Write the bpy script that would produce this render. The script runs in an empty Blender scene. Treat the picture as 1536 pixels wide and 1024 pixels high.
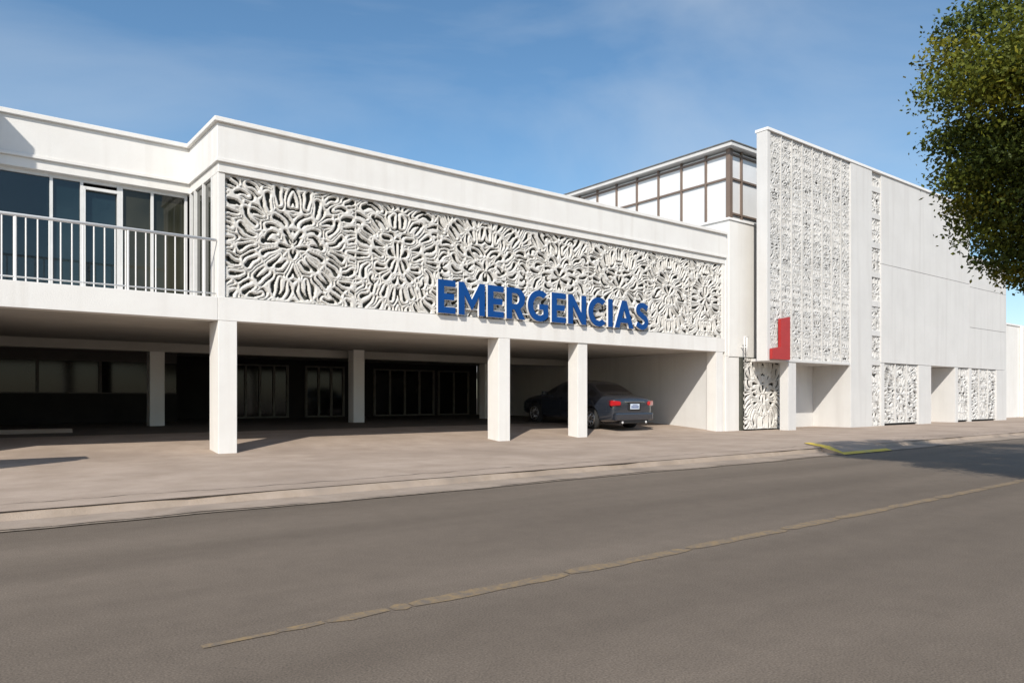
import bpy, bmesh, math, random
import numpy as np
from mathutils import Vector, Matrix
random.seed(7); RNG=np.random.default_rng(11)
scene=bpy.context.scene
H=1.15

# ------------------------------------------------------------------ materials
def mat_new(name):
    m=bpy.data.materials.new(name); m.use_nodes=True
    nt=m.node_tree; b=nt.nodes['Principled BSDF']
    return m,nt,b
def N(nt,t,**k):
    n=nt.nodes.new(t)
    for a,v in k.items(): setattr(n,a,v)
    return n
def mottled(name,c1,c2,scale=1.5,rough=0.8,bump=0.1,bscale=60,c3=None,s3=0.25,spec=0.3,bdist=0.01,metal=0.0,streak=False):
    m,nt,b=mat_new(name); L=nt.links.new
    geo=N(nt,'ShaderNodeNewGeometry')
    n1=N(nt,'ShaderNodeTexNoise'); n1.inputs['Scale'].default_value=scale; n1.inputs['Detail'].default_value=8; n1.inputs['Roughness'].default_value=0.65
    L(geo.outputs['Position'],n1.inputs['Vector'])
    r1=N(nt,'ShaderNodeValToRGB'); r1.color_ramp.elements[0].position=0.35; r1.color_ramp.elements[1].position=0.68
    r1.color_ramp.elements[0].color=(*c1,1); r1.color_ramp.elements[1].color=(*c2,1)
    L(n1.outputs['Fac'],r1.inputs['Fac']); out=r1.outputs['Color']
    if c3 is not None:
        n2=N(nt,'ShaderNodeTexNoise'); n2.inputs['Scale'].default_value=s3; n2.inputs['Detail'].default_value=6
        if streak:
            mp=N(nt,'ShaderNodeMapping'); mp.inputs['Scale'].default_value=(6,6,0.35)
            L(geo.outputs['Position'],mp.inputs['Vector']); L(mp.outputs['Vector'],n2.inputs['Vector'])
        else: L(geo.outputs['Position'],n2.inputs['Vector'])
        r2=N(nt,'ShaderNodeValToRGB'); r2.color_ramp.elements[0].position=0.5; r2.color_ramp.elements[1].position=0.78
        r2.color_ramp.elements[0].color=(0,0,0,1); r2.color_ramp.elements[1].color=(1,1,1,1)
        L(n2.outputs['Fac'],r2.inputs['Fac'])
        mx=N(nt,'ShaderNodeMixRGB'); L(r2.outputs['Color'],mx.inputs['Fac']); L(out,mx.inputs['Color1']); mx.inputs['Color2'].default_value=(*c3,1)
        out=mx.outputs['Color']
    L(out,b.inputs['Base Color'])
    b.inputs['Roughness'].default_value=rough; b.inputs['Specular IOR Level'].default_value=spec; b.inputs['Metallic'].default_value=metal
    if bump>0:
        n3=N(nt,'ShaderNodeTexNoise'); n3.inputs['Scale'].default_value=bscale; n3.inputs['Detail'].default_value=4
        L(geo.outputs['Position'],n3.inputs['Vector'])
        bp=N(nt,'ShaderNodeBump'); bp.inputs['Strength'].default_value=bump; bp.inputs['Distance'].default_value=bdist
        L(n3.outputs['Fac'],bp.inputs['Height']); L(bp.outputs['Normal'],b.inputs['Normal'])
    return m
def plain(name,c,rough=0.5,metal=0,spec=0.5,coat=0):
    m=mottled(name,tuple(x*0.93 for x in c),tuple(min(1,x*1.05) for x in c),scale=3,rough=rough,bump=0,metal=metal,spec=spec)
    m.node_tree.nodes['Principled BSDF'].inputs['Coat Weight'].default_value=coat
    return m
M_white=mottled('white_stucco',(.745,.725,.69),(.79,.775,.74),scale=1.2,rough=.85,bump=.4,bscale=40,c3=(.70,.675,.635),s3=.6,streak=True,bdist=.009)
M_white2=mottled('white_render_annex',(.62,.61,.59),(.67,.66,.64),scale=.8,rough=.85,bump=.4,bscale=35,c3=(.575,.56,.54),s3=.5,streak=True,bdist=.009)
M_trim=mottled('white_trim',(.79,.78,.76),(.83,.82,.80),scale=3,rough=.6,bump=.1)
M_relief=mottled('carved_stone',(.58,.56,.52),(.69,.67,.63),scale=3,rough=.85,bump=.25,bscale=80)
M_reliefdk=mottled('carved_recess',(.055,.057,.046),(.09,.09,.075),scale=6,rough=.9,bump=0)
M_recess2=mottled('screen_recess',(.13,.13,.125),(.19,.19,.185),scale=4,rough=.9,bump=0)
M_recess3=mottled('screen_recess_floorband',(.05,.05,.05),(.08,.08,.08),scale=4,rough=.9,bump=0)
M_screen=mottled('screen_concrete',(.52,.51,.49),(.62,.61,.59),scale=2,rough=.85,bump=.1)
M_darkwall=mottled('garage_dark_wall',(.022,.020,.018),(.036,.033,.03),scale=1,rough=.8,bump=.1)  # near-black colour stands in for the deep shade inside the garage
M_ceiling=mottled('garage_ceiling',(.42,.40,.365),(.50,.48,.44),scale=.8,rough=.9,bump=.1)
M_frame=mottled('aluminium_frame',(.66,.66,.65),(.74,.74,.73),scale=4,rough=.45,bump=0)
M_gframe=mottled('garage_door_frame',(.16,.15,.13),(.22,.205,.18),scale=4,rough=.6,bump=0)
M_dframe=plain('dark_frame',(.07,.06,.05),rough=.5)
M_brown=plain('brown_mullion',(.19,.14,.11),rough=.6)
M_opal=mottled('opal_panel',(.72,.73,.73),(.80,.81,.81),scale=.7,rough=.35,bump=0)
M_blue=plain('blue_letter_paint',(.003,.058,.235),rough=.45,spec=.3)
M_red=plain('red_sign_paint',(.42,.03,.028),rough=.4)
M_yellow=mottled('yellow_kerb_paint',(.66,.48,.05),(.80,.60,.08),scale=9,rough=.7,bump=.2,c3=(.50,.42,.2),s3=5)
def glass_mat(name,c,c2,rough=.03,spec=.9):
    m,nt,b=mat_new(name); L=nt.links.new
    geo=N(nt,'ShaderNodeNewGeometry'); n=N(nt,'ShaderNodeTexNoise'); n.inputs['Scale'].default_value=.7; n.inputs['Detail'].default_value=2
    L(geo.outputs['Position'],n.inputs['Vector'])
    r=N(nt,'ShaderNodeValToRGB'); r.color_ramp.elements[0].position=.4; r.color_ramp.elements[1].position=.62
    r.color_ramp.elements[0].color=(*c,1); r.color_ramp.elements[1].color=(*c2,1)
    L(n.outputs['Fac'],r.inputs['Fac']); L(r.outputs['Color'],b.inputs['Base Color'])
    b.inputs['Roughness'].default_value=rough; b.inputs['Specular IOR Level'].default_value=spec
    return m
M_glass=glass_mat('tinted_glass',(.006,.016,.020),(.015,.030,.036),spec=.7)
M_glassbr=glass_mat('dark_glass',(.018,.02,.014),(.040,.040,.028),spec=.4)
M_garglass=glass_mat('garage_glass',(.004,.004,.004),(.012,.011,.009),.08,.3)
M_bark=mottled('bark',(.05,.038,.027),(.11,.085,.06),scale=12,rough=.9,bump=.8,bscale=30,bdist=.03)

def asphalt():
    m,nt,b=mat_new('asphalt'); L=nt.links.new
    geo=N(nt,'ShaderNodeNewGeometry')
    big=N(nt,'ShaderNodeTexNoise'); big.inputs['Scale'].default_value=.35; big.inputs['Detail'].default_value=7
    mp=N(nt,'ShaderNodeMapping'); mp.inputs['Scale'].default_value=(.22,1.9,1)
    L(geo.outputs['Position'],mp.inputs['Vector']); L(mp.outputs['Vector'],big.inputs['Vector'])
    r=N(nt,'ShaderNodeValToRGB'); r.color_ramp.elements[0].position=.30; r.color_ramp.elements[1].position=.70
    r.color_ramp.elements[0].color=(.124,.099,.076,1); r.color_ramp.elements[1].color=(.205,.165,.129,1)
    L(big.outputs['Fac'],r.inputs['Fac'])
    fine=N(nt,'ShaderNodeTexNoise'); fine.inputs['Scale'].default_value=90; fine.inputs['Detail'].default_value=3
    L(geo.outputs['Position'],fine.inputs['Vector'])
    r2=N(nt,'ShaderNodeValToRGB'); r2.color_ramp.elements[0].position=.3; r2.color_ramp.elements[1].position=.72
    r2.color_ramp.elements[0].color=(.66,.66,.66,1); r2.color_ramp.elements[1].color=(1.32,1.31,1.28,1)
    L(fine.outputs['Fac'],r2.inputs['Fac'])
    mx=N(nt,'ShaderNodeMixRGB',blend_type='MULTIPLY'); mx.inputs['Fac'].default_value=1
    L(r.outputs['Color'],mx.inputs['Color1']); L(r2.outputs['Color'],mx.inputs['Color2'])
    med=N(nt,'ShaderNodeTexNoise'); med.inputs['Scale'].default_value=5; med.inputs['Detail'].default_value=6; med.inputs['Roughness'].default_value=.7
    L(geo.outputs['Position'],med.inputs['Vector'])
    r3=N(nt,'ShaderNodeValToRGB'); r3.color_ramp.elements[0].position=.35; r3.color_ramp.elements[1].position=.65
    r3.color_ramp.elements[0].color=(.93,.93,.93,1); r3.color_ramp.elements[1].color=(1.05,1.05,1.05,1)
    L(med.outputs['Fac'],r3.inputs['Fac'])
    mx2=N(nt,'ShaderNodeMixRGB',blend_type='MULTIPLY'); mx2.inputs['Fac'].default_value=1
    L(mx.outputs['Color'],mx2.inputs['Color1']); L(r3.outputs['Color'],mx2.inputs['Color2'])
    L(mx2.outputs['Color'],b.inputs['Base Color']); b.inputs['Roughness'].default_value=.8; b.inputs['Specular IOR Level'].default_value=.25
    bp=N(nt,'ShaderNodeBump'); bp.inputs['Strength'].default_value=.4; bp.inputs['Distance'].default_value=.006
    L(fine.outputs['Fac'],bp.inputs['Height']); L(bp.outputs['Normal'],b.inputs['Normal'])
    return m
M_asph=asphalt()
M_walk=mottled('sidewalk_concrete',(.335,.262,.205),(.44,.352,.285),scale=1.1,rough=.9,bump=.6,bscale=60,c3=(.28,.218,.172),s3=.35,bdist=.008)
M_gutter=mottled('gutter_concrete',(.31,.246,.19),(.39,.315,.255),scale=3,rough=.9,bump=.6,bscale=60,c3=(.19,.155,.125),s3=1.5,bdist=.01)
M_garfloor_shaded=mottled('garage_floor_shaded',(.12,.10,.082),(.18,.15,.125),scale=1.1,rough=.85,bump=.3,bscale=50)  # sidewalk tone darkened in the colour for the shade under the slab
M_dirt=mottled('ground_dirt',(.17,.14,.11),(.24,.20,.16),scale=.3,rough=.95,bump=.3)
def worn_paint(name,c,base=(.155,.126,.10)):
    m,nt,b=mat_new(name); L=nt.links.new
    geo=N(nt,'ShaderNodeNewGeometry'); n=N(nt,'ShaderNodeTexNoise'); n.inputs['Scale'].default_value=10; n.inputs['Detail'].default_value=9; n.inputs['Roughness'].default_value=.8
    L(geo.outputs['Position'],n.inputs['Vector'])
    r=N(nt,'ShaderNodeValToRGB'); r.color_ramp.elements[0].position=.40; r.color_ramp.elements[1].position=.66
    r.color_ramp.elements[0].color=(*base,1); r.color_ramp.elements[1].color=(*c,1)
    L(n.outputs['Fac'],r.inputs['Fac']); L(r.outputs['Color'],b.inputs['Base Color']); b.inputs['Roughness'].default_value=.85
    return m
M_line=worn_paint('worn_yellow_line',(.31,.21,.095))
M_edge=worn_paint('worn_edge_line',(.38,.30,.22))

# ------------------------------------------------------------------ helpers
def empty(name,loc=(0,0,0)):
    e=bpy.data.objects.new(name,None); e.location=loc; scene.collection.objects.link(e); e.empty_display_size=.3; return e
def add(name,me,parent=None):
    o=bpy.data.objects.new(name,me); scene.collection.objects.link(o)
    if parent is not None: o.parent=parent
    return o
def box(name,x0,x1,y0,y1,z0,z1,mat,parent=None,bev=0.0):
    bm=bmesh.new(); bmesh.ops.create_cube(bm,size=1)
    for v in bm.verts:
        v.co=Vector(((x0+x1)/2+v.co.x*(x1-x0),(y0+y1)/2+v.co.y*(y1-y0),(z0+z1)/2+v.co.z*(z1-z0)))
    if bev>0: bmesh.ops.bevel(bm,geom=bm.edges[:],offset=bev,segments=2,profile=.6,affect='EDGES')
    me=bpy.data.meshes.new(name); bm.to_mesh(me); bm.free(); me.materials.append(mat)
    return add(name,me,parent)
def boxes(name,lst,mat,parent=None,bev=0.0):
    bm=bmesh.new()
    for (x0,x1,y0,y1,z0,z1) in lst:
        r=bmesh.ops.create_cube(bm,size=1)
        for v in r['verts']:
            v.co=Vector(((x0+x1)/2+v.co.x*(x1-x0),(y0+y1)/2+v.co.y*(y1-y0),(z0+z1)/2+v.co.z*(z1-z0)))
    if bev>0: bmesh.ops.bevel(bm,geom=bm.edges[:],offset=bev,segments=1,affect='EDGES')
    me=bpy.data.meshes.new(name); bm.to_mesh(me); bm.free(); me.materials.append(mat)
    return add(name,me,parent)
def cyl(name,p0,p1,r0,r1,mat,parent=None,seg=12,smooth=True):
    p0=Vector(p0);p1=Vector(p1);d=p1-p0
    bm=bmesh.new(); bmesh.ops.create_cone(bm,cap_ends=True,segments=seg,radius1=r0,radius2=r1,depth=d.length)
    q=d.to_track_quat('Z','Y').to_matrix().to_4x4(); q.translation=(p0+p1)/2
    bmesh.ops.transform(bm,matrix=q,verts=bm.verts)
    me=bpy.data.meshes.new(name); bm.to_mesh(me); bm.free(); me.materials.append(mat)
    if smooth:
        for f in me.polygons: f.use_smooth=len(f.vertices)==4
    return add(name,me,parent)

# ------------------------------------------------------------------ carved openwork: nested petal loops around curved spines
def smooth_noise(nz,nx,res,wl,rng):
    a=rng.standard_normal((nz,nx)); a=a+a[:,::-1]
    kx=np.fft.fftfreq(nx,res); kz=np.fft.fftfreq(nz,res); K=np.hypot(*np.meshgrid(kx,kz))
    b=np.real(np.fft.ifft2(np.fft.fft2(a)*np.exp(-(K*wl)**2))); return b/b.std()
def pattern(nx,nz,res,s,seed):
    rng=np.random.default_rng(seed)
    X,Z=np.meshgrid((np.arange(nx)-(nx-1)/2)*res,(np.arange(nz)-(nz-1)/2)*res)
    W=nx*res; Hh=nz*res
    n1=smooth_noise(nz,nx,res,s*3.5,rng); n2=smooth_noise(nz,nx,res,s*3.5,rng); n3=smooth_noise(nz,nx,res,s*1.5,rng)
    n1=np.clip(n1,-1.8,1.8); n2=np.clip(n2,-1.8,1.8)
    ax=np.abs(X)+.16*s*n1; zz=Z+.20*s*n2
    segs=[]; len_id=[0]
    def spine(r0,a0,L,curl):
        x,z=r0*math.sin(a0),r0*math.cos(a0); a=a0
        for k in range(3):
            a1=a+curl/3; nxt=(x+L/3*math.sin(a1),z+L/3*math.cos(a1)); segs.append((x,z,nxt[0],nxt[1],len_id[0],k)); x,z=nxt; a=a1
        len_id[0]+=1
    Rmax=min(math.hypot(W/2,Hh/2)+s,24*s); r=.55*s; ring=0
    while r<Rmax:
        L=(1.9 if ring==0 else rng.uniform(1.6,2.8))*s
        circ=math.pi*(r+L*.55)
        pitch=(1.3 if ring==0 else rng.uniform(1.9,2.4))*s
        n=max(3,int(round(circ/pitch)))
        off=.5 if ring%2==0 else 1.0
        for i in range(n):
            a0=math.pi*(i+off)/n
            if a0>math.pi+.01: continue
            a0+=rng.normal(0,.04); curl=rng.normal(0,.5)+ (0.6 if a0<math.pi/2 else -.6)*(1 if ring%2 else -.6)
            spine(r+rng.uniform(-.2,.4)*s,a0,L*rng.uniform(.75,1.15),curl)
        r+=L+s*1.10; ring+=1
    nS=len_id[0]
    D=np.full((nS,nz,nx),1e3,dtype=np.float32); ok=np.zeros(nS,bool)
    for (x0,z0,x1,z1,i,k) in segs:
        if x0<-s or x0>W/2+2.5*s or abs(z0)>Hh/2+2.5*s: continue
        ok[i]=True
        dx,dz=x1-x0,z1-z0; t=np.clip(((ax-x0)*dx+(zz-z0)*dz)/(dx*dx+dz*dz+1e-9),0,1)
        tt=(k+t)/3
        d=np.hypot(ax-x0-t*dx,zz-z0-t*dz)-(tt*.28*s-.08*s)
        D[i]=np.minimum(D[i],d)
    D=np.partition(D[ok],1,axis=0)[:2]; d1,d2=D[0],D[1]
    ph=np.cos(2*np.pi*(np.maximum(d1,-.05*s)/s-.5)+.2*n3)
    edge=1.0-(d2-d1)/(.25*s)-np.clip((.22*s-d1)/(.10*s),0,3)
    f=np.maximum(ph-.20,edge)
    return f
def relief(name,mods,z0,z1,y,depth,s,res,seed,m_hi,parent,thr=0.0,tiles=1,seam=True):
    x0=mods[0]; x1=mods[-1]; nz=int(round((z1-z0)/res))+1
    cols=[]
    for i in range(len(mods)-1):
        nx=int(round((mods[i+1]-mods[i])/res))
        if tiles==1: u=pattern(nx,nz,res,s,seed+i)
        else:
            q=nz//tiles; u=np.concatenate([pattern(nx,q if j<tiles-1 else nz-q*(tiles-1),res,s,seed+i*17+j) for j in range(tiles)],axis=0)
        if seam: u[:,:1]=1.0; u[:,-1:]=1.0
        cols.append(u)
    U=np.concatenate(cols,axis=1); nx=U.shape[1]; U[0,:]=1;U[-1,:]=1
    h=np.clip((U-thr+.18)/.55,0,1)**.75
    xs=np.linspace(x0,x1,nx); zs=np.linspace(z0,z1,nz)
    XX,ZZ=np.meshgrid(xs,zs); YY=y+depth*(1-h)
    co=np.stack([XX,YY,ZZ],-1).reshape(-1,3)
    idx=np.arange(nx*nz).reshape(nz,nx)
    F=np.stack([idx[:-1,:-1],idx[:-1,1:],idx[1:,1:],idx[1:,:-1]],-1).reshape(-1,4)
    hm=np.maximum(np.maximum(h[:-1,:-1],h[:-1,1:]),np.maximum(h[1:,1:],h[1:,:-1])).ravel()
    F=F[hm>.02]
    me=bpy.data.meshes.new(name); me.vertices.add(len(co)); me.vertices.foreach_set('co',co.ravel())
    me.loops.add(F.size); me.loops.foreach_set('vertex_index',F.ravel().astype(np.int32))
    me.polygons.add(len(F)); me.polygons.foreach_set('loop_start',np.arange(0,F.size,4,dtype=np.int32))
    me.materials.append(m_hi)
    me.update(calc_edges=True)
    me.polygons.foreach_set('use_smooth',np.ones(len(F),dtype=bool))
    return add(name,me,parent)

# ------------------------------------------------------------------ ground, road, sidewalk
def sheet(name,xs,prof,mat):
    vs=[];fs=[]
    for x in xs:
        for (y,z) in prof: vs.append((x,y,z))
    n=len(prof)
    for i in range(len(xs)-1):
        for j in range(n-1):
            fs.append((i*n+j,(i+1)*n+j,(i+1)*n+j+1,i*n+j+1))
    me=bpy.data.meshes.new(name); me.from_pydata(vs,[],fs); me.materials.append(mat)
    for f in me.polygons: f.use_smooth=True
    return add(name,me)
sheet('ground',[-1500,1500],[(-1500,-.16),(1500,-.16)],M_dirt)
sheet('road',[-200,400],[(-1.8,-.10),(8.75,-.10)],M_asph)
xs=list(np.arange(-60,140,.35))
def wob(x): return .05*math.sin(x*.9)+.03*math.sin(x*2.7+1)+.02*math.sin(x*6.1)
vs=[];fs=[];prof=[(8.42,-.094),(8.80,-.092),(8.98,-.088),(9.03,-.03),(9.06,-.006),(9.14,0.0)]
for i,x in enumerate(xs):
    for j,(y,z) in enumerate(prof): vs.append((x,y+wob(x)*(1.2 if j==0 else .5)+random.uniform(-.006,.006),z))
n=len(prof)
for i in range(len(xs)-1):
    for j in range(n-1): fs.append((i*n+j,(i+1)*n+j,(i+1)*n+j+1,i*n+j+1))
me=bpy.data.meshes.new('kerb'); me.from_pydata(vs,[],fs); me.materials.append(M_gutter); add('kerb',me)
def gz(y):
    if y<15.6: return 0.004
    t=min(1,(y-15.6)/7.0); return .004+.34*(t*(2-t))
prof=[(9.05,.004)]+[(y,gz(y)) for y in np.arange(12,15.6,1.2)]+[(y,gz(y)) for y in np.arange(15.6,19.61,.5)]
sheet('sidewalk',[-60,-10,0,5,10,15,21.3],prof,M_walk)
sheet('sidewalk_pavement',[21.3,60,140],[(9.05,.004),(20,.004)],M_walk)
sheet('garage_floor_shaded',[-14,0,10,21.3],[(y,gz(y)+.001) for y in list(np.arange(19.6,24,.5))+[26,31]],M_garfloor_shaded)
sheet('opposite_sidewalk',[-200,400],[(-12,.0),(-1.95,0.0),(-1.8,-.02),(-1.78,-.12)],M_walk)
def strip(name,pts,w,z,mat,jit=.012):
    vs=[];fs=[]
    for i,(x,y) in enumerate(pts):
        vs+= [(x,y-w/2+random.uniform(-jit,jit),z),(x,y+w/2+random.uniform(-jit,jit),z)]
    for i in range(len(pts)-1): fs.append((2*i,2*i+2,2*i+3,2*i+1))
    me=bpy.data.meshes.new(name); me.from_pydata(vs,[],fs); me.materials.append(mat); return add(name,me)
# worn line: paint that thins out and breaks up where it is most trafficked
vs=[];fs=[];x=1.05
while x<45:
    l=random.uniform(.12,.4) if x<2.2 else random.uniform(.8,2.2); w=min(.135,.06+.06*(x-1.0)); y=3.86+.015*x
    m=max(2,int(l/.12)); b0=len(vs)
    for q in range(m+1):
        xx=x+l*q/m; e=.6 if q in(0,m) else 1
        vs+=[(xx,y-w/2*e+random.uniform(-.012,.012),-.096),(xx,y+w/2*e+random.uniform(-.012,.012),-.096)]
    for q in range(m): fs.append((b0+2*q,b0+2*q+2,b0+2*q+3,b0+2*q+1))
    x+=l+random.uniform(-.0,.03)
me=bpy.data.meshes.new('road_centre_line'); me.from_pydata(vs,[],fs); me.materials.append(M_line); add('road_centre_line',me)
strip('road_edge_line',[(x,8.33+wob(x)*.5) for x in np.arange(-30,80,.25)],.07,-.090,M_edge)
M_joint=worn_paint('joint_dirt',(.10,.08,.065),base=(.27,.215,.17))
strip('kerb_joint_crack',[(x,9.62+wob(x*1.3)*.9+.03*math.sin(x*11)) for x in np.arange(-20,60,.12)],.022,.0085,M_joint,.008)

ramp=empty('kerb_ramp')
def poly(name,vs,fs,mat,parent):
    me=bpy.data.meshes.new(name); me.from_pydata(vs,[],fs); me.materials.append(mat); return add(name,me,parent)
P0=[(15.7,8.25,-.088),(17.9,8.25,-.088),(18.6,9.1,.022),(16.2,9.1,.022),(19.3,10.1,.020),(17.2,10.1,.020)]
poly('ramp_slab',P0+[(x,y,-.11) for x,y,z in P0],[(0,1,2,3),(3,2,4,5),(0,3,9,6),(3,5,11,9),(1,7,8,2),(2,8,10,4),(5,4,10,11)],M_walk,ramp)
poly('ramp_yellow_edge',[(15.7,8.25,-.083),(17.9,8.25,-.083),(18.05,8.46,-.055),(16.0,8.46,-.055),(16.2,9.1,.027),(16.6,9.1,.027),(17.2,10.1,.026),(17.5,10.1,.026)],
     [(0,1,2,3),(0,3,5,4),(4,5,7,6)],M_yellow,ramp)

# ------------------------------------------------------------------ emergency building
B=empty('emergency_building')
XL=4.557; XR=21.6; YF=15.65
mods=[4.70,7.66,9.9,12.84,15.1,17.7,19.7,21.46]
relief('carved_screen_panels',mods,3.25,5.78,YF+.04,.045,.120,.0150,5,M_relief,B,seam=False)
boxes('panel_joints',[(m-.009,m+.009,YF+.045,YF+.10,3.24,5.79) for m in mods[1:-1]],M_relief,B)
boxes('panel_frame',[(XL+.0,4.70,YF+.005,YF+.22,3.23,5.80),(21.46,XR-.01,YF+.005,YF+.22,3.23,5.80)],M_white,B,.006)
box('front_beam',XL,XR,YF-.005,YF+.32,2.75,3.235,M_white,B,.01)
boxes('parapet_front',[(XL-.0,XR,YF-.02,YF+.3,5.795,6.0),(XL-.05,XR,YF-.08,YF+.3,6.0,6.07),(XL-.03,XR,YF-.05,YF+.3,6.072,6.80),(XL-.10,XR,YF-.12,YF+.35,6.802,6.90)],M_white,B,.008)
boxes('parapet_return',[(XL,XL+.3,YF+.302,17.78,5.795,6.0),(XL-.05,XL+.3,YF+.302,17.78-.06,6.0,6.07),(XL-.03,XL+.3,YF+.302,17.78-.04,6.072,6.80),(XL-.10,XL+.35,YF+.352,17.78-.1,6.802,6.90)],M_white,B,.008)
YL=17.78
boxes('parapet_balcony_wing',[(-16,XL+.29,YL-.02,YL+.3,5.795,6.0),(-16,XL+.28,YL-.08,YL+.3,6.0,6.07),(-16,XL+.27,YL-.05,YL+.3,6.072,6.80),(-16,XL+.34,YL-.12,YL+.35,6.802,6.90)],M_white,B,.008)
box('roof_slab',-15.9,XR-.05,YL+.36,30.2,6.0,6.3,M_white2,B)
box('roof_slab_front',XL+.36,XR-.05,YF+.36,YL+.355,6.0,6.3,M_white2,B)
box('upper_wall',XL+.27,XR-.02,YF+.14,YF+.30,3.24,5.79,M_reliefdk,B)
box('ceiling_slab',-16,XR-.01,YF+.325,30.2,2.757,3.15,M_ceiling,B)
box('balcony_slab',-16,XL-.005,YF-.003,YF+.322,2.752,3.225,M_white,B,.008)
box('balcony_floor',-15.9,XL-.01,YF+.325,YL+.2,3.155,3.21,M_white2,B)
def colx(x0,y0=YF,w=.38,d=.62,zb=-.05,zt=2.752):
    return (x0,x0+w,y0,y0+d,zb,zt)
for i,c in enumerate([colx(4.562,15.652),colx(11.77,15.652,.38,.5),colx(14.66,15.68,.38,.42,0,2.752),colx(21.12,15.655,.38,.4)]):
    box('front_column_%d'%(i+1),*c,M_white,B,.012)
boxes('inner_columns',[(4.85,5.25,23.2,23.6,.2,2.75),(10.85,11.25,22.4,22.8,.2,2.75),(17.0,17.4,23.5,23.9,.2,2.75)],M_white,B,.012)
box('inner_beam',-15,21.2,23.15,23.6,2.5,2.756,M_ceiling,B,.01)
box('garage_side_wall',21.2,XR-.02,16.06,30,-.05,2.757,M_white2,B)
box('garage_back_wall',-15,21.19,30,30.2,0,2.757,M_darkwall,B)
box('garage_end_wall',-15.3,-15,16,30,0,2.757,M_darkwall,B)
fr=[];gl=[]
def door(x0,x1,z0,z1,n,y=29.9):
    gl.append((x0,x1,y+.02,y+.06,z0,z1))
    for k in range(n+1):
        x=x0+(x1-x0)*k/n; fr.append((x-.05,x+.05,y-.03,y+.04,z0,z1+.05))
    fr.append((x0-.05,x1+.05,y-.035,y+.035,z1,z1+.07)); fr.append((x0,x1,y-.036,y+.03,z0-.02,z0+.06))
door(9.2,11.5,.35,2.45,4); door(12.3,14.0,.35,2.45,3); door(15.5,18.6,.35,2.4,4); door(18.9,20.6,.35,2.4,2)
boxes('garage_door_frames',fr,M_gframe,B); boxes('garage_door_glass',gl,M_garglass,B)
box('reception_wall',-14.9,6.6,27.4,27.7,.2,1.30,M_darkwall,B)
box('reception_glass',-14.9,6.6,27.52,27.56,1.30,2.35,M_garglass,B)
boxes('reception_frames',[(x-.04,x+.04,27.45,27.62,1.3,2.35) for x in np.arange(-8,6.8,1.75)]+[(-14.9,6.6,27.44,27.63,1.26,1.34),(-14.9,6.6,27.44,27.63,2.35,2.757)],M_dframe,B)
YG=17.9
boxes('balcony_glass',[(-12,2.42,YG+.05,YG+.08,3.2,5.80),(2.44,3.10,YG+.10,YG+.13,3.2,5.6)],M_glass,B)
boxes('balcony_glass_side',[(3.12,4.5,YG+.05,YG+.08,3.2,5.80)],M_glassbr,B)
mx=[-6,-4.4,-2.8,-1.2,.4,1.87,2.42,3.12,3.79,4.50]
boxes('balcony_window_frames',[(x-.028,x+.028,YG-.01,YG+.07,3.2,5.80) for x in mx]+[(3.15,3.20,YG-.015,YG+.09,3.2,5.79),(2.45,2.49,YG-.02,YG+.09,3.2,5.62),(-12,4.5,YG-.005,YG+.065,5.72,5.80),(2.42,3.14,YG-.012,YG+.068,5.58,5.64),(-12,4.5,YG-.005,YG+.065,3.2,3.27)],M_frame,B)
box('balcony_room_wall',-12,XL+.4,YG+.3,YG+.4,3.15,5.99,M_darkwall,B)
boxes('corner_post',[(XL+.002,XL+.26,YF+.225,YF+.40,3.23,5.795)],M_white,B,.006)
boxes('return_window_glass',[(XL+.05,XL+.08,YF+.4,YL+.1,3.2,5.79)],M_glassbr,B)
boxes('return_window_frames',[(XL-.01,XL+.07,y-.03,y+.03,3.2,5.79) for y in (16.1,16.75,17.4,17.75)],M_frame,B)
x=-8; cy=YF+.06
bm=bmesh.new()
while x<4.25:
    r=bmesh.ops.create_cone(bm,cap_ends=True,segments=8,radius1=.013,radius2=.013,depth=1.14)
    for v in r['verts']: v.co+=Vector((x,cy,3.225+.57))
    x+=.178
for xx in (-7.9,-6.1,-4.3,-2.5,-.7,1.1,2.9,4.3):
    r=bmesh.ops.create_cone(bm,cap_ends=True,segments=8,radius1=.022,radius2=.022,depth=1.16)
    for v in r['verts']: v.co+=Vector((xx,cy+.003,3.225+.58))
me=bpy.data.meshes.new('balusters'); bm.to_mesh(me); bm.free(); me.materials.append(M_trim); add('balcony_balusters',me,B)
cyl('balcony_handrail',(-8,cy,4.40),(XL-.02,cy,4.40),.03,.03,M_trim,B,16)
cyl('balcony_bottom_rail',(-8,cy,3.30),(XL-.02,cy,3.30),.015,.015,M_trim,B,12)
box('wheel_stop',.4,2.6,20.6,20.85,.2,.42,M_walk,None,.04)
W=empty('shadow_caster_wall')  # out-of-frame wall added to throw the shadow band on the left forecourt
box('wall',-9,-.75,13.3,13.52,-.05,3.0,M_white,W,.01); box('wall_coping',-9.05,-.70,13.26,13.56,3.003,3.08,M_trim,W,.008)
boxes('wall_piers',[(x,x+.34,13.24,13.58,-.05,2.99) for x in (-1.1,-3.5,-5.9,-8.3)],M_white,W,.01)

boxes('end_block',[(21.76,24.0,YF-.06,17.2,2.60,7.36),(21.603,22.38,YF-.03,17.0,-.05,2.597),(21.603,21.757,YF-.03,16.9,2.6,6.9)],M_white,B,.01)
box('end_block_coping',21.70,24.02,YF-.1,17.25,7.362,7.44,M_trim,B,.008)

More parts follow.
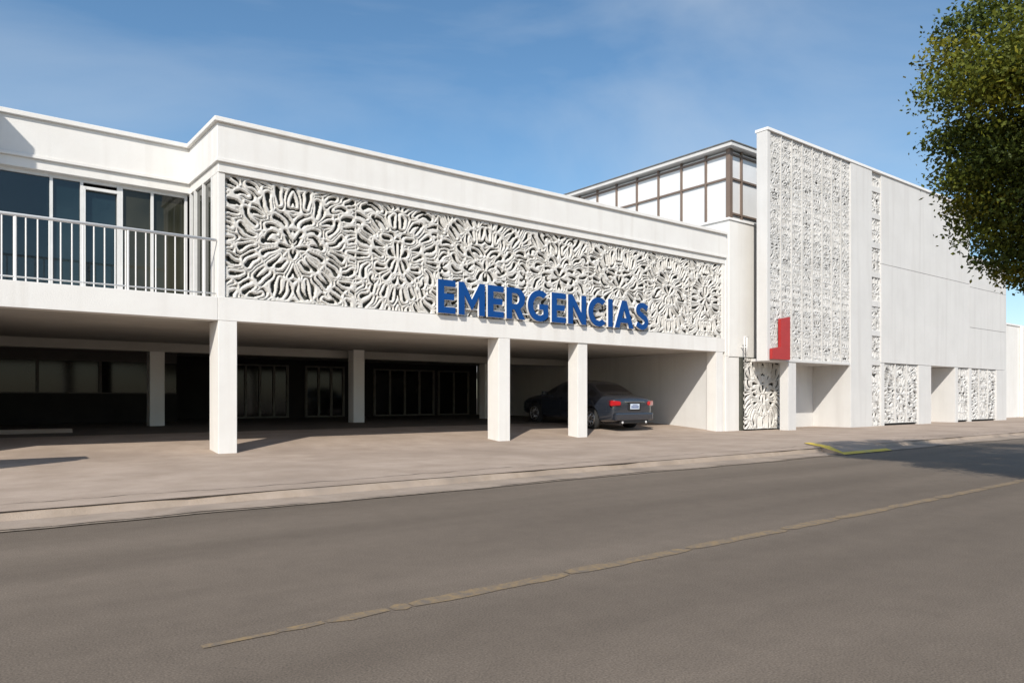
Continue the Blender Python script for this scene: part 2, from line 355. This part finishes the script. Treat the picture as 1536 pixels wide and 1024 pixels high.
# ------------------------------------------------------------------ letters (own outlines, unit height)
S=empty('emergency_sign')
T_=.205
def arc(cx,cy,rx,ry,a0,a1,n=18):
    return [(cx+rx*math.cos(math.radians(a0+(a1-a0)*i/n)),cy+ry*math.sin(math.radians(a0+(a1-a0)*i/n))) for i in range(n+1)]
def stroke(c,t):
    L=[];R=[]
    for i,p in enumerate(c):
        a=c[max(0,i-1)]; b=c[min(len(c)-1,i+1)]; dx,dy=b[0]-a[0],b[1]-a[1]; l=math.hypot(dx,dy)
        L.append((p[0]-dy/l*t/2,p[1]+dx/l*t/2)); R.append((p[0]+dy/l*t/2,p[1]-dx/l*t/2))
    return L+R[::-1]
def glyph(ch):
    t=T_
    if ch=='E':
        w=.62; m=t*.9; return w,[[(0,0),(w,0),(w,t*.92),(t,t*.92),(t,.5-m/2),(w*.92,.5-m/2),(w*.92,.5+m/2),(t,.5+m/2),(t,1-t*.92),(w,1-t*.92),(w,1),(0,1)]]
    if ch=='M':
        w=.98; return w,[[(0,0),(t,0),(t,.62),(w/2,.16),(w-t,.62),(w-t,0),(w,0),(w,1),(w-t*.9,1),(w/2,.47),(t*.9,1),(0,1)]]
    if ch=='N':
        w=.84; return w,[[(0,0),(t,0),(t,.64),(w-t*.95,0),(w,0),(w,1),(w-t,1),(w-t,.36),(t*.95,1),(0,1)]]
    if ch=='I': return t,[[(0,0),(t,0),(t,1),(0,1)]]
    if ch=='A':
        w=.98; return w,[[(0,0),(t*1.08,0),(.285,.19),(w-.285,.19),(w-t*1.08,0),(w,0),(w/2+t*.52,1),(w/2-t*.52,1)],[(.36,.365),(w-.36,.365),(w/2,.70)]]
    if ch=='R':
        w=.76; o=[(0,0),(t,0),(t,.30),(.33,.30),(.52,0),(w,0),(.545,.335)]+arc(.40,.66,.35,.34,-55,90,14)+[(0,1)]
        return w,[o,[(t,.48)]+arc(.38,.655,.155,.175,-90,90,10)+[(t,.83)]]
    if ch=='C':
        w=.86; return w,[arc(.50,.5,.50,.515,48,312,30)+arc(.50,.5,.29,.315,305,55,30)]
    if ch=='G':
        w=.92
        o=arc(.50,.5,.50,.515,50,318,30)+[(w-.05,.56),(.50,.56),(.50,.385),(w-.24,.385),(w-.24,.245)]+arc(.50,.5,.29,.315,300,57,28)
        return w,[o]
    if ch=='S':
        w=.70
        c=[(.63,.80)]+arc(.36,.725,.235,.18,50,250,16)+arc(.345,.285,.25,.19,72,-130,18)+[(.07,.20)]
        return w,[stroke(c,t*.93)]
def word(name,txt,mat,x0,H_,y0,y1,xr,z0):
    adv=0; gs=[]
    for ch in txt:
        w,ol=glyph(ch); gs.append((adv,ol)); adv+=w+.135
    k=(xr-x0)/(adv-.135)
    cu=bpy.data.curves.new(name,'CURVE'); cu.dimensions='2D'; cu.fill_mode='BOTH'; cu.extrude=(y1-y0)/2
    for a,ol in gs:
        for o in ol:
            sp=cu.splines.new('POLY'); sp.points.add(len(o)-1); sp.use_cyclic_u=True
            for i,p in enumerate(o): sp.points[i].co=((a+p[0])*k,p[1]*H_,0,1)
    o=bpy.data.objects.new('tmp',cu); scene.collection.objects.link(o)
    dg=bpy.context.evaluated_depsgraph_get(); me=bpy.data.meshes.new_from_object(o.evaluated_get(dg)); bpy.data.objects.remove(o)
    for v in me.vertices:
        c=v.co.copy(); v.co=Vector((x0+c.x,(y0+y1)/2-c.z,z0+c.y))
    me.materials.clear(); me.materials.append(mat)
    for f in me.polygons: f.use_smooth=False
    me.name=name; add(name,me,S)
word('letter_faces','EMERGENCIAS',M_blue,9.80,.83,YF-.135,YF-.105,17.52,3.27)
word('letter_returns','EMERGENCIAS',M_trim,9.80,.83,YF-.1045,YF-.035,17.52,3.27)
boxes('letter_rail',[(9.8,17.5,YF-.034,YF+.03,3.42,3.45),(9.8,17.5,YF-.034,YF+.03,3.93,3.96)],M_frame,S)

# ------------------------------------------------------------------ annex building
A=empty('clinic_annex'); Y=14.65
boxes('screen_frame',[(22.58,22.78,Y-.02,Y+.4,2.44,10.40),(22.78,28.26,Y-.01,Y+.4,2.44,2.54)],M_white2,A,.008)
xm=list(np.linspace(22.78,28.26,9))
relief('tall_lattice_screen',xm,2.54,10.38,Y+.02,.03,.076,.0185,50,M_screen,A,thr=-.02,tiles=3)
boxes('lattice_ribs',[(x-.02,x+.02,Y-.015,Y+.1,2.54,10.39) for x in xm[1:-1]],M_screen,A)
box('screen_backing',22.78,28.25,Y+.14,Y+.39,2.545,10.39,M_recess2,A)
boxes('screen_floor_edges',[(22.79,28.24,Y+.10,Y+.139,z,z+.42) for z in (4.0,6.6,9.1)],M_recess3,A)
box('screen_column',23.95,24.46,Y+.02,Y+.36,-.05,2.438,M_white2,A,.01)
relief('entrance_carved_panel',[22.38,24.7],.06,2.56,15.40,.05,.13,.016,80,M_relief,A)
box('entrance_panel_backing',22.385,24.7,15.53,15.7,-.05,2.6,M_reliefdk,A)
boxes('portal_walls',[(24.7,28.255,16.2,16.4,-.05,2.6),(24.5,24.72,15.56,16.4,-.05,2.59)],M_white2,A,.01)
box('portal_soffit',22.8,28.25,Y+.395,16.4,2.445,2.54,M_white2,A)
box('portal_door',25.2,26.5,16.15,16.19,0.0,2.15,M_frame,A,.01)
box('portal_door_leaf',25.28,26.42,16.13,16.15,0.02,2.08,M_recess2,A,.006)
box('wall_pier_full',28.26,29.97,Y-.03,16.4,-.05,10.395,M_white2,A,.01)
relief('narrow_lattice_strip',[29.97,30.81],.0,10.38,Y+.06,.05,.12,.024,90,M_screen,A,thr=-.03,tiles=5)
boxes('strip_crossbars',[(29.972,30.808,Y+.03,Y+.16,z,z+.22) for z in (2.5,3.7,4.9,6.1,7.3,8.5,9.6)],M_white2,A,.006)
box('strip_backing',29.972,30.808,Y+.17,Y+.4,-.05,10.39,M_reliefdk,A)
boxes('wall_upper',[(30.81,39.85,Y,16.3,6.715,10.395),(30.81,39.85,Y,16.3,2.62,6.70),(39.87,44.6,Y+.01,16.3,6.60,8.0),(39.87,44.6,Y+.01,16.3,4.62,6.585),(39.87,44.6,Y+.01,16.3,2.62,4.605)],M_white2,A,.006)
boxes('wall_piers',[(30.81,31.10,Y,16.3,-.05,2.605),(34.25,35.53,Y,16.3,-.05,2.605),(38.13,38.45,Y,16.3,-.05,2.605),(39.75,40.05,Y,16.3,-.05,2.605),(43.24,44.6,Y,16.3,-.05,2.605)],M_white2,A,.008)
for i,(a,b_) in enumerate(((31.10,34.25),(38.45,39.75),(40.05,43.24))):
    relief('lower_carved_panel_%d'%(i+1),[a,b_],.1,2.60,Y+.06,.06,.13,.024,100+7*i,M_screen,A)
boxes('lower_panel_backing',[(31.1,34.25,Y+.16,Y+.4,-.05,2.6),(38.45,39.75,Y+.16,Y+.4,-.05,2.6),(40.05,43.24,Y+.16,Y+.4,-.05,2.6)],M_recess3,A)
box('second_recess_back',35.53,38.13,16.1,16.3,-.05,2.61,M_white2,A)
boxes('lower_panel_bars',[(x-.03,x+.03,Y+.03,Y+.12,.1,2.6) for x in (32.15,33.2,41.1,42.2)],M_white2,A)
box('annex_coping',22.56,39.87,Y-.06,Y+.45,10.40,10.50,M_trim,A,.008)
box('annex_coping_low',39.875,44.62,Y-.05,Y+.45,8.003,8.09,M_trim,A,.008)
box('annex_volume',28.3,39.8,16.42,30,-.05,10.35,M_white2,A)
box('annex_volume_low',39.81,44.55,16.42,30,-.05,7.95,M_white2,A)
boxes('wall_joint_backing',[(30.9,44.5,Y+.05,Y+.2,6.5,6.8),(39.6,40,Y+.1,Y+.3,2.7,7.9),(39.9,44.5,Y+.1,Y+.2,4.4,4.8)],M_recess2,A)
px=24.1; py=17.25
box('pavilion_core',px+.1,39.7,py+.1,45,2.6,10.7,M_opal,A)
boxes('pavilion_panels',[(px+.03,px+.09,17.3,45,7.0,10.7),(px+.04,39.6,py+.03,py+.09,7.0,10.7)],M_opal,A)
mu=[(px-.05,px+.06,y-.035,y+.035,6.4,10.75) for y in np.arange(18.35,45,1.22)]
mu+=[(px-.06,px+.12,py-.06,py+.12,6.4,10.76)]
mu+=[(x-.04,x+.04,py-.05,py+.05,6.4,10.75) for x in (24.85,26.1,27.4)]
mu+=[(px-.04,px+.05,17.2,45,z,z+.07) for z in (10.55,9.6)]+[(px,39.6,py-.04,py+.04,z,z+.07) for z in (10.55,9.6,8.25)]
boxes('pavilion_mullions',mu,M_brown,A)
box('pavilion_roof',px-.3,39.9,py-.3,45.3,10.765,10.90,M_white2,A,.01)
box('pavilion_roof_trim',px-.33,39.9,py-.33,45.3,10.903,10.95,M_recess2,A,.005)
for i,(a,b_) in enumerate([((22.45,15.35,2.65),(22.45,15.35,3.30)),((22.28,15.35,3.30),(22.52,15.35,3.30)),((22.45,15.35,2.95),(22.45,15.6,2.95)),((22.30,15.35,2.7),(22.30,15.35,3.28))]):
    cyl('conduit_%d'%i,a,b_,.02,.02,M_trim,A,8)
R=empty('red_sign')
me=bpy.data.meshes.new('red_board')
ol=[(22.68,2.50),(23.78,2.50),(23.78,4.02),(23.20,3.92),(23.20,2.94),(22.68,2.86)]
vs=[(x,Y-.16,z) for x,z in ol]+[(x,Y-.05,z) for x,z in ol]
k=len(ol); fs=[tuple(range(k)),tuple(reversed(range(k,2*k)))]+[(i,i+k,(i+1)%k+k,(i+1)%k) for i in range(k)]
me.from_pydata(vs,[],fs); me.materials.append(M_red)
bmx=bmesh.new(); bmx.from_mesh(me); bmesh.ops.recalc_face_normals(bmx,faces=bmx.faces); bmx.to_mesh(me); bmx.free()
add('red_board',me,R)
boxes('sign_brackets',[(23.4,23.5,Y-.06,Y+.02,3.3,3.4),(22.9,23.0,Y-.06,Y+.02,2.6,2.7)],M_frame,R)

D=empty('distant_low_building')
box('walls',45.0,75,16.4,30,-.05,5.5,M_white,D,.01)
box('roof_coping',44.95,75.1,16.35,30.1,5.503,5.6,M_trim,D)
boxes('windows',[(x,x+1.6,16.36,16.42,2.9,4.4) for x in np.arange(53,72,3)],M_glass,D)
boxes('window_frames',[(x+.77,x+.83,16.33,16.41,2.9,4.4) for x in np.arange(53,72,3)]+[(x-.05,x+1.65,16.32,16.41,2.82,2.9) for x in np.arange(53,72,3)],M_trim,D)
boxes('pilasters',[(x,x+.35,16.2,16.39,-.05,5.49) for x in (45.2,46.2,47.2,49,52,55,58)],M_white,D,.01)
for i,x in enumerate((45.6,46.6)): cyl('roof_mast_%d'%i,(x,17.2,5.5),(x,17.2,6.5),.03,.03,M_dframe,D,8)
cyl('roof_mast_bar',(45.5,17.2,6.3),(46.9,17.2,6.3),.02,.02,M_dframe,D,8)
box('offframe_shadow_block',-9,-.75,15.75,17.6,-.05,8.6,M_white,None,.02)  # unseen volume added at left to cast the diagonal parapet shadow

# ------------------------------------------------------------------ car
def make_car(loc):
    C=empty('parked_car',loc)
    body=plain('car_paint',(.022,.027,.038),rough=.22,spec=.6,coat=1.0)
    gls=glass_mat('car_glass',(.006,.008,.01),(.012,.015,.018),.03)
    blk=plain('car_black_plastic',(.012,.012,.012),rough=.6)
    st=[(0.00,.74,.34,.58,.86,.66,.93,0),(0.07,.85,.26,.60,.92,.76,1.03,0),(0.55,.89,.22,.60,.94,.76,1.07,0),(0.72,.90,.21,.60,.95,.74,1.09,0),
     (1.32,.91,.20,.60,.95,.60,1.41,1),(1.95,.91,.20,.60,.94,.60,1.46,1),(2.60,.91,.20,.60,.93,.60,1.43,1),(3.42,.90,.20,.60,.92,.74,1.00,1),
     (3.60,.89,.21,.60,.88,.74,.97,0),(4.25,.85,.22,.58,.80,.68,.86,0),(4.58,.76,.26,.54,.68,.55,.74,0),(4.68,.60,.32,.50,.60,.45,.62,0)]
    bm=bmesh.new(); rings=[]
    for (y,w,zl,zm,zb,rw,zr,c) in st:
        half=[(0,zl),(w*.88,zl),(w,zl+.12),(w,zm),(w*.985,zb),(rw,zr-.03),(rw*.55,zr),]
        pts=half+[(0,zr+.012)]+[(-x,z) for x,z in reversed(half[1:])]
        rings.append([bm.verts.new((x,y,z)) for x,z in pts])
    n=len(rings[0]); gf=[]
    for i in range(len(rings)-1):
        for j in range(n):
            f=bm.faces.new((rings[i][j],rings[i][(j+1)%n],rings[i+1][(j+1)%n],rings[i+1][j]))
            jj=min(j,n-1-j); cab=(3<=i<=6)
            if cab and jj==4: gf.append(f)
            if (i in (3,6)) and jj in (5,6): gf.append(f)
    bm.faces.new(rings[0]); bm.faces.new(list(reversed(rings[-1])))
    bmesh.ops.recalc_face_normals(bm,faces=bm.faces)
    sidef=[f for f in gf if abs(f.normal.x)>.6 ]; scr=[f for f in gf if f not in sidef]
    bmesh.ops.inset_individual(bm,faces=sidef,thickness=.035,depth=-.008)
    for f in sidef: f.material_index=1
    bmesh.ops.inset_region(bm,faces=scr,thickness=.04,depth=-.006)
    for f in scr: f.material_index=1
    me=bpy.data.meshes.new('body'); bm.to_mesh(me); bm.free()
    for f in me.polygons: f.use_smooth=True
    for m in (body,gls,blk): me.materials.append(m)
    o=add('body',me,C)
    s=o.modifiers.new('sub','SUBSURF'); s.levels=2; s.render_levels=2
    for y in (.98,3.72):
        c=cyl('cut',(-1.2,y,.33),(1.2,y,.33),.37,.37,blk,C,32)
        b=o.modifiers.new('b','BOOLEAN'); b.object=c; b.operation='DIFFERENCE'; b.solver='EXACT'
        dg=bpy.context.evaluated_depsgraph_get(); dg.update()
        nm=bpy.data.meshes.new_from_object(o.evaluated_get(dg))
        o.modifiers.clear(); o.data=nm; bpy.data.objects.remove(c)
    tyre=plain('tyre_rubber',(.02,.02,.02),rough=.85); rim=plain('alloy_rim',(.45,.45,.46),rough=.3,metal=.9)
    box('underbody',-.7,.7,.5,4.1,.22,.34,blk,C)
    for nme,x,y in (('wheel_rl',-.80,.98),('wheel_rr',.80,.98),('wheel_fl',-.80,3.72),('wheel_fr',.80,3.72)):
        sg=-1 if x<0 else 1
        bm=bmesh.new(); bmesh.ops.create_cone(bm,cap_ends=True,segments=32,radius1=.325,radius2=.325,depth=.21)
        bmesh.ops.bevel(bm,geom=[e for e in bm.edges if abs(e.verts[0].co.z-e.verts[1].co.z)<.01 ],offset=.035,segments=3,affect='EDGES')
        bmesh.ops.transform(bm,matrix=Matrix.Translation((x,y,.325))@Matrix.Rotation(math.pi/2,4,'Y'),verts=bm.verts)
        me=bpy.data.meshes.new(nme); bm.to_mesh(me); bm.free(); me.materials.append(tyre)
        for f in me.polygons: f.use_smooth=True
        w=add(nme,me,C)
        xo=x+sg*.108
        for a in range(10):
            t=a*math.pi/5
            cyl(nme+'_spoke_%d'%a,(xo,y,.325),(xo-sg*.008,y+.20*math.cos(t),.325+.20*math.sin(t)),.03,.016,rim,C,6)
        bpy.ops.mesh.primitive_torus_add(location=(0,0,0),major_radius=.205,minor_radius=.018,major_segments=32,minor_segments=8)
        t=bpy.context.object; t.name=nme+'_rim'; t.data.materials.append(rim); t.rotation_euler=(0,math.pi/2,0); t.location=(xo,y,.325); t.parent=C
    redl=plain('tail_light_red',(.45,.012,.016),rough=.15,coat=1)
    for sg,nm in ((-1,'tail_light_l'),(1,'tail_light_r')):
        bm=bmesh.new(); bmesh.ops.create_cube(bm,size=1)
        for v in bm.verts:
            v.co=Vector((v.co.x*.32,v.co.y*.30,v.co.z*.17))
            if v.co.x*sg<0: v.co.z*=.7
        bmesh.ops.rotate(bm,verts=bm.verts,matrix=Matrix.Rotation(sg*.45,3,'Z'))
        for v in bm.verts: v.co+=Vector((sg*.70,.145,.83))
        bmesh.ops.bevel(bm,geom=bm.edges[:],offset=.02,segments=2,affect='EDGES')
        me=bpy.data.meshes.new(nm); bm.to_mesh(me); bm.free(); me.materials.append(redl); add(nm,me,C)
    pl=plain('plate_white',(.62,.70,.80),rough=.4); bl=plain('plate_ink',(.02,.05,.2),rough=.5)
    box('plate',-.19,.19,-.035,-.02,.66,.82,pl,C,.004)
    boxes('plate_characters',[(-.15+.045*k,-.125+.045*k,-.039,-.034,.69,.765) for k in range(7)]+[(-.1,.1,-.039,-.034,.785,.80)],bl,C)
    box('plate_recess',-.26,.26,-.022,.05,.63,.86,blk,C,.02)
    box('chrome_strip',-.40,.40,-.028,.03,.865,.89,plain('chrome',(.6,.6,.6),rough=.15,metal=1),C,.006)
    box('rear_bumper',-.80,.80,-.06,.3,.33,.56,body,C,.05)
    box('bumper_valance',-.6,.6,-.03,.3,.24,.335,blk,C,.02)
    for sg in (-1,1):
        box('mirror_%d'%sg,sg*.98-.09,sg*.98+.09,3.05,3.17,.93,1.05,body,C,.03)
        cyl('exhaust_%d'%sg,(sg*.5,-.04,.28),(sg*.5,.3,.28),.035,.035,M_frame,C,12)
        boxes('door_seams_%d'%sg,[(sg*.905-.006,sg*.905+.008,y-.005,y+.005,.3,.92) for y in (1.5,2.4,3.35)]+[(sg*.912-.008,sg*.912+.01,y,y+.16,.80,.83) for y in (1.6,2.55)],blk,C)
    C.rotation_euler=(math.radians(3.0),0,0); C.scale=(1.10,1.03,1.10)
    return C
make_car((17.78,16.4,.07))

# ------------------------------------------------------------------ tree
T=empty('street_tree')
def limb(pts,rs,name):
    bm=bmesh.new(); rings=[]
    for i,(p,r) in enumerate(zip(pts,rs)):
        p=Vector(p); d=(Vector(pts[min(i+1,len(pts)-1)])-Vector(pts[max(i-1,0)])).normalized()
        q=d.to_track_quat('Z','Y')
        rings.append([bm.verts.new(p+q@Vector((r*math.cos(a*math.pi/5),r*math.sin(a*math.pi/5),0))) for a in range(10)])
    for i in range(len(rings)-1):
        for j in range(10): bm.faces.new((rings[i][j],rings[i][(j+1)%10],rings[i+1][(j+1)%10],rings[i+1][j]))
    me=bpy.data.meshes.new(name); bm.to_mesh(me); bm.free(); me.materials.append(M_bark)
    for f in me.polygons: f.use_smooth=True
    add(name,me,T)
tb=Vector((14.4,-2.7,0)); fork=Vector((14.3,-1.9,2.5))
limb([tb,tb+Vector((.05,.15,.8)),tb+Vector((-.05,.45,1.7)),fork],[.30,.23,.20,.19],'trunk')
CC=Vector((14.2,0.15,5.0)); RX,RY,RZ=4.75,4.85,2.4
lobes=[]
for i in range(80):
    v=Vector(RNG.standard_normal(3)); v.normalize()
    rr=RNG.uniform(.55,1.0)**.6
    lobes.append((CC+Vector((v.x*RX*rr,v.y*RY*rr,v.z*RZ*rr)),RNG.uniform(.55,.95)))
for i in range(112):
    az=math.radians(RNG.uniform(80,180)); el=math.asin(RNG.uniform(-.95,.95)); rr=RNG.uniform(.66,1.04)
    lobes.append((CC+Vector((math.cos(az)*math.cos(el)*RX*rr,math.sin(az)*math.cos(el)*RY*rr,math.sin(el)*RZ*rr)),RNG.uniform(.28,.62)))
# drooping boughs on the street side
for c,r_ in [((11.7,4.2,3.95),.42),((12.1,4.2,3.6),.5),((12.5,4.1,3.3),.5),((12.9,4.1,3.1),.42),((13.0,3.9,3.6),.6),((12.4,4.3,3.95),.55),((13.5,3.6,3.3),.6),((11.3,4.25,4.2),.4),((13.3,4.0,2.95),.35),
             ((11.4,4.35,5.95),.5),((11.1,4.35,5.4),.45),((11.7,4.3,6.45),.5),((11.6,4.2,5.0),.5),((12.1,4.0,6.8),.5),((11.25,4.3,4.75),.4),((12.0,4.0,5.7),.6),((12.0,4.1,4.6),.6)]:
    lobes.append((Vector(c),r_))
for i in range(16):
    c,_=lobes[i*7 if i<6 else 80+i*5]
    if i>=12: c,_=lobes[192+(i-12)*3]
    m=(fork+c)/2+Vector((random.uniform(-.4,.4),random.uniform(-.4,.4),random.uniform(-.2,.5)))
    limb([fork-Vector((0,0,.1)),fork.lerp(m,.5)+Vector((0,0,.15)),m,m.lerp(c,.6),c],[.13,.10,.07,.04,.015],'limb_%d'%i)
P=[];mi=[]
for li,(c,R_) in enumerate(lobes):
    k=int((1500 if li<80 else 5200)*R_**2)
    d=RNG.standard_normal((k,3)); d/=np.linalg.norm(d,axis=1)[:,None]
    rad=R_*(RNG.uniform(0,1,k)**.45)*(1+.16*RNG.standard_normal(k))
    P.append(np.array(c)+d*rad[:,None]*np.array([1.15,1.15,.62])); mi.append(np.full(k,li%3))
P=np.concatenate(P); MI=np.concatenate(mi); k=len(P)
a=RNG.standard_normal((k,3)); a/=np.linalg.norm(a,axis=1)[:,None]
b=np.cross(a,RNG.standard_normal((k,3))); b/=np.linalg.norm(b,axis=1)[:,None]
s=RNG.uniform(.020,.044,k)[:,None]
V=np.stack([P-a*s,P+b*s*.6,P+a*s,P-b*s*.6],1).reshape(-1,3)
me=bpy.data.meshes.new('foliage'); me.vertices.add(k*4); me.vertices.foreach_set('co',V.ravel()); me.loops.add(k*4); me.loops.foreach_set('vertex_index',np.arange(k*4,dtype=np.int32))
me.polygons.add(k); me.polygons.foreach_set('loop_start',np.arange(0,k*4,4,dtype=np.int32)); me.update(calc_edges=True)
def leafmat(name,c):
    m,nt,bs=mat_new(name); L=nt.links.new
    g=N(nt,'ShaderNodeNewGeometry'); r=N(nt,'ShaderNodeValToRGB')
    r.color_ramp.elements[0].color=(c[0]*.6,c[1]*.65,c[2]*.6,1); r.color_ramp.elements[1].color=(c[0]*1.4,c[1]*1.3,c[2]*1.1,1)
    L(g.outputs['Random Per Island'],r.inputs['Fac']); L(r.outputs['Color'],bs.inputs['Base Color']); bs.inputs['Roughness'].default_value=.6; bs.inputs['Specular IOR Level'].default_value=.25
    tr=N(nt,'ShaderNodeBsdfTranslucent'); L(r.outputs['Color'],tr.inputs['Color'])
    mx=N(nt,'ShaderNodeMixShader'); mx.inputs[0].default_value=.25
    L(bs.outputs[0],mx.inputs[1]); L(tr.outputs[0],mx.inputs[2]); L(mx.outputs[0],nt.nodes['Material Output'].inputs['Surface'])
    return m
for nm,c in (('leaf_olive',(.16,.16,.017)),('leaf_green',(.11,.13,.017)),('leaf_dark',(.065,.09,.016))): me.materials.append(leafmat(nm,c))
me.polygons.foreach_set('material_index',MI.astype(np.int32))
add('foliage',me,T)

# ------------------------------------------------------------------ light
sd=Vector((1.0,.85,-1.03)).normalized()
sun=bpy.data.lights.new('sun','SUN'); sun.energy=4.7; sun.angle=math.radians(.5); sun.color=(1,.94,.85)
so=bpy.data.objects.new('sun',sun); scene.collection.objects.link(so); so.rotation_euler=sd.to_track_quat('-Z','Y').to_euler(); so.location=(-20,-20,30)
w=bpy.data.worlds.new('World'); scene.world=w; w.use_nodes=True; nt=w.node_tree; L=nt.links.new
bg=nt.nodes['Background']; sky=N(nt,'ShaderNodeTexSky'); sky.sky_type='NISHITA'; sky.sun_disc=False
sky.sun_elevation=math.asin(-sd.z); sky.sun_rotation=math.atan2(-sd.x,-sd.y)%(2*math.pi)
sky.air_density=1.0; sky.dust_density=.7; sky.ozone_density=2.2
tc=N(nt,'ShaderNodeTexCoord'); mp=N(nt,'ShaderNodeMapping'); mp.inputs['Scale'].default_value=(1.0,2.0,3.6); mp.inputs['Rotation'].default_value=(.2,.35,.5)
L(tc.outputs['Generated'],mp.inputs['Vector'])
cn=N(nt,'ShaderNodeTexNoise'); cn.inputs['Scale'].default_value=1.1; cn.inputs['Detail'].default_value=8; cn.inputs['Roughness'].default_value=.52; cn.inputs['Distortion'].default_value=.5
L(mp.outputs['Vector'],cn.inputs['Vector'])
cr=N(nt,'ShaderNodeValToRGB'); cr.color_ramp.elements[0].position=.48; cr.color_ramp.elements[1].position=.84
cr.color_ramp.elements[0].color=(0,0,0,1); cr.color_ramp.elements[1].color=(.50,.50,.50,1)
L(cn.outputs['Fac'],cr.inputs['Fac'])
hs=N(nt,'ShaderNodeHueSaturation'); hs.inputs['Hue'].default_value=.494; hs.inputs['Saturation'].default_value=1.14; hs.inputs['Value'].default_value=1.45; L(sky.outputs['Color'],hs.inputs['Color'])
mx=N(nt,'ShaderNodeMixRGB'); L(cr.outputs['Color'],mx.inputs['Fac']); L(hs.outputs['Color'],mx.inputs['Color1']); mx.inputs['Color2'].default_value=(7.0,7.7,8.4,1)
L(mx.outputs['Color'],bg.inputs['Color']); bg.inputs['Strength'].default_value=.10

# ------------------------------------------------------------------ camera
cam=bpy.data.cameras.new('camera'); co=bpy.data.objects.new('camera',cam); scene.collection.objects.link(co)
co.location=(0,0,H); co.rotation_euler=(math.pi/2,0,math.radians(-37.97)); cam.sensor_width=36; cam.lens=25.92; cam.shift_y=.0553; cam.clip_end=5000
scene.camera=co
scene.view_settings.view_transform='Standard'; scene.view_settings.look='None'; scene.view_settings.exposure=0
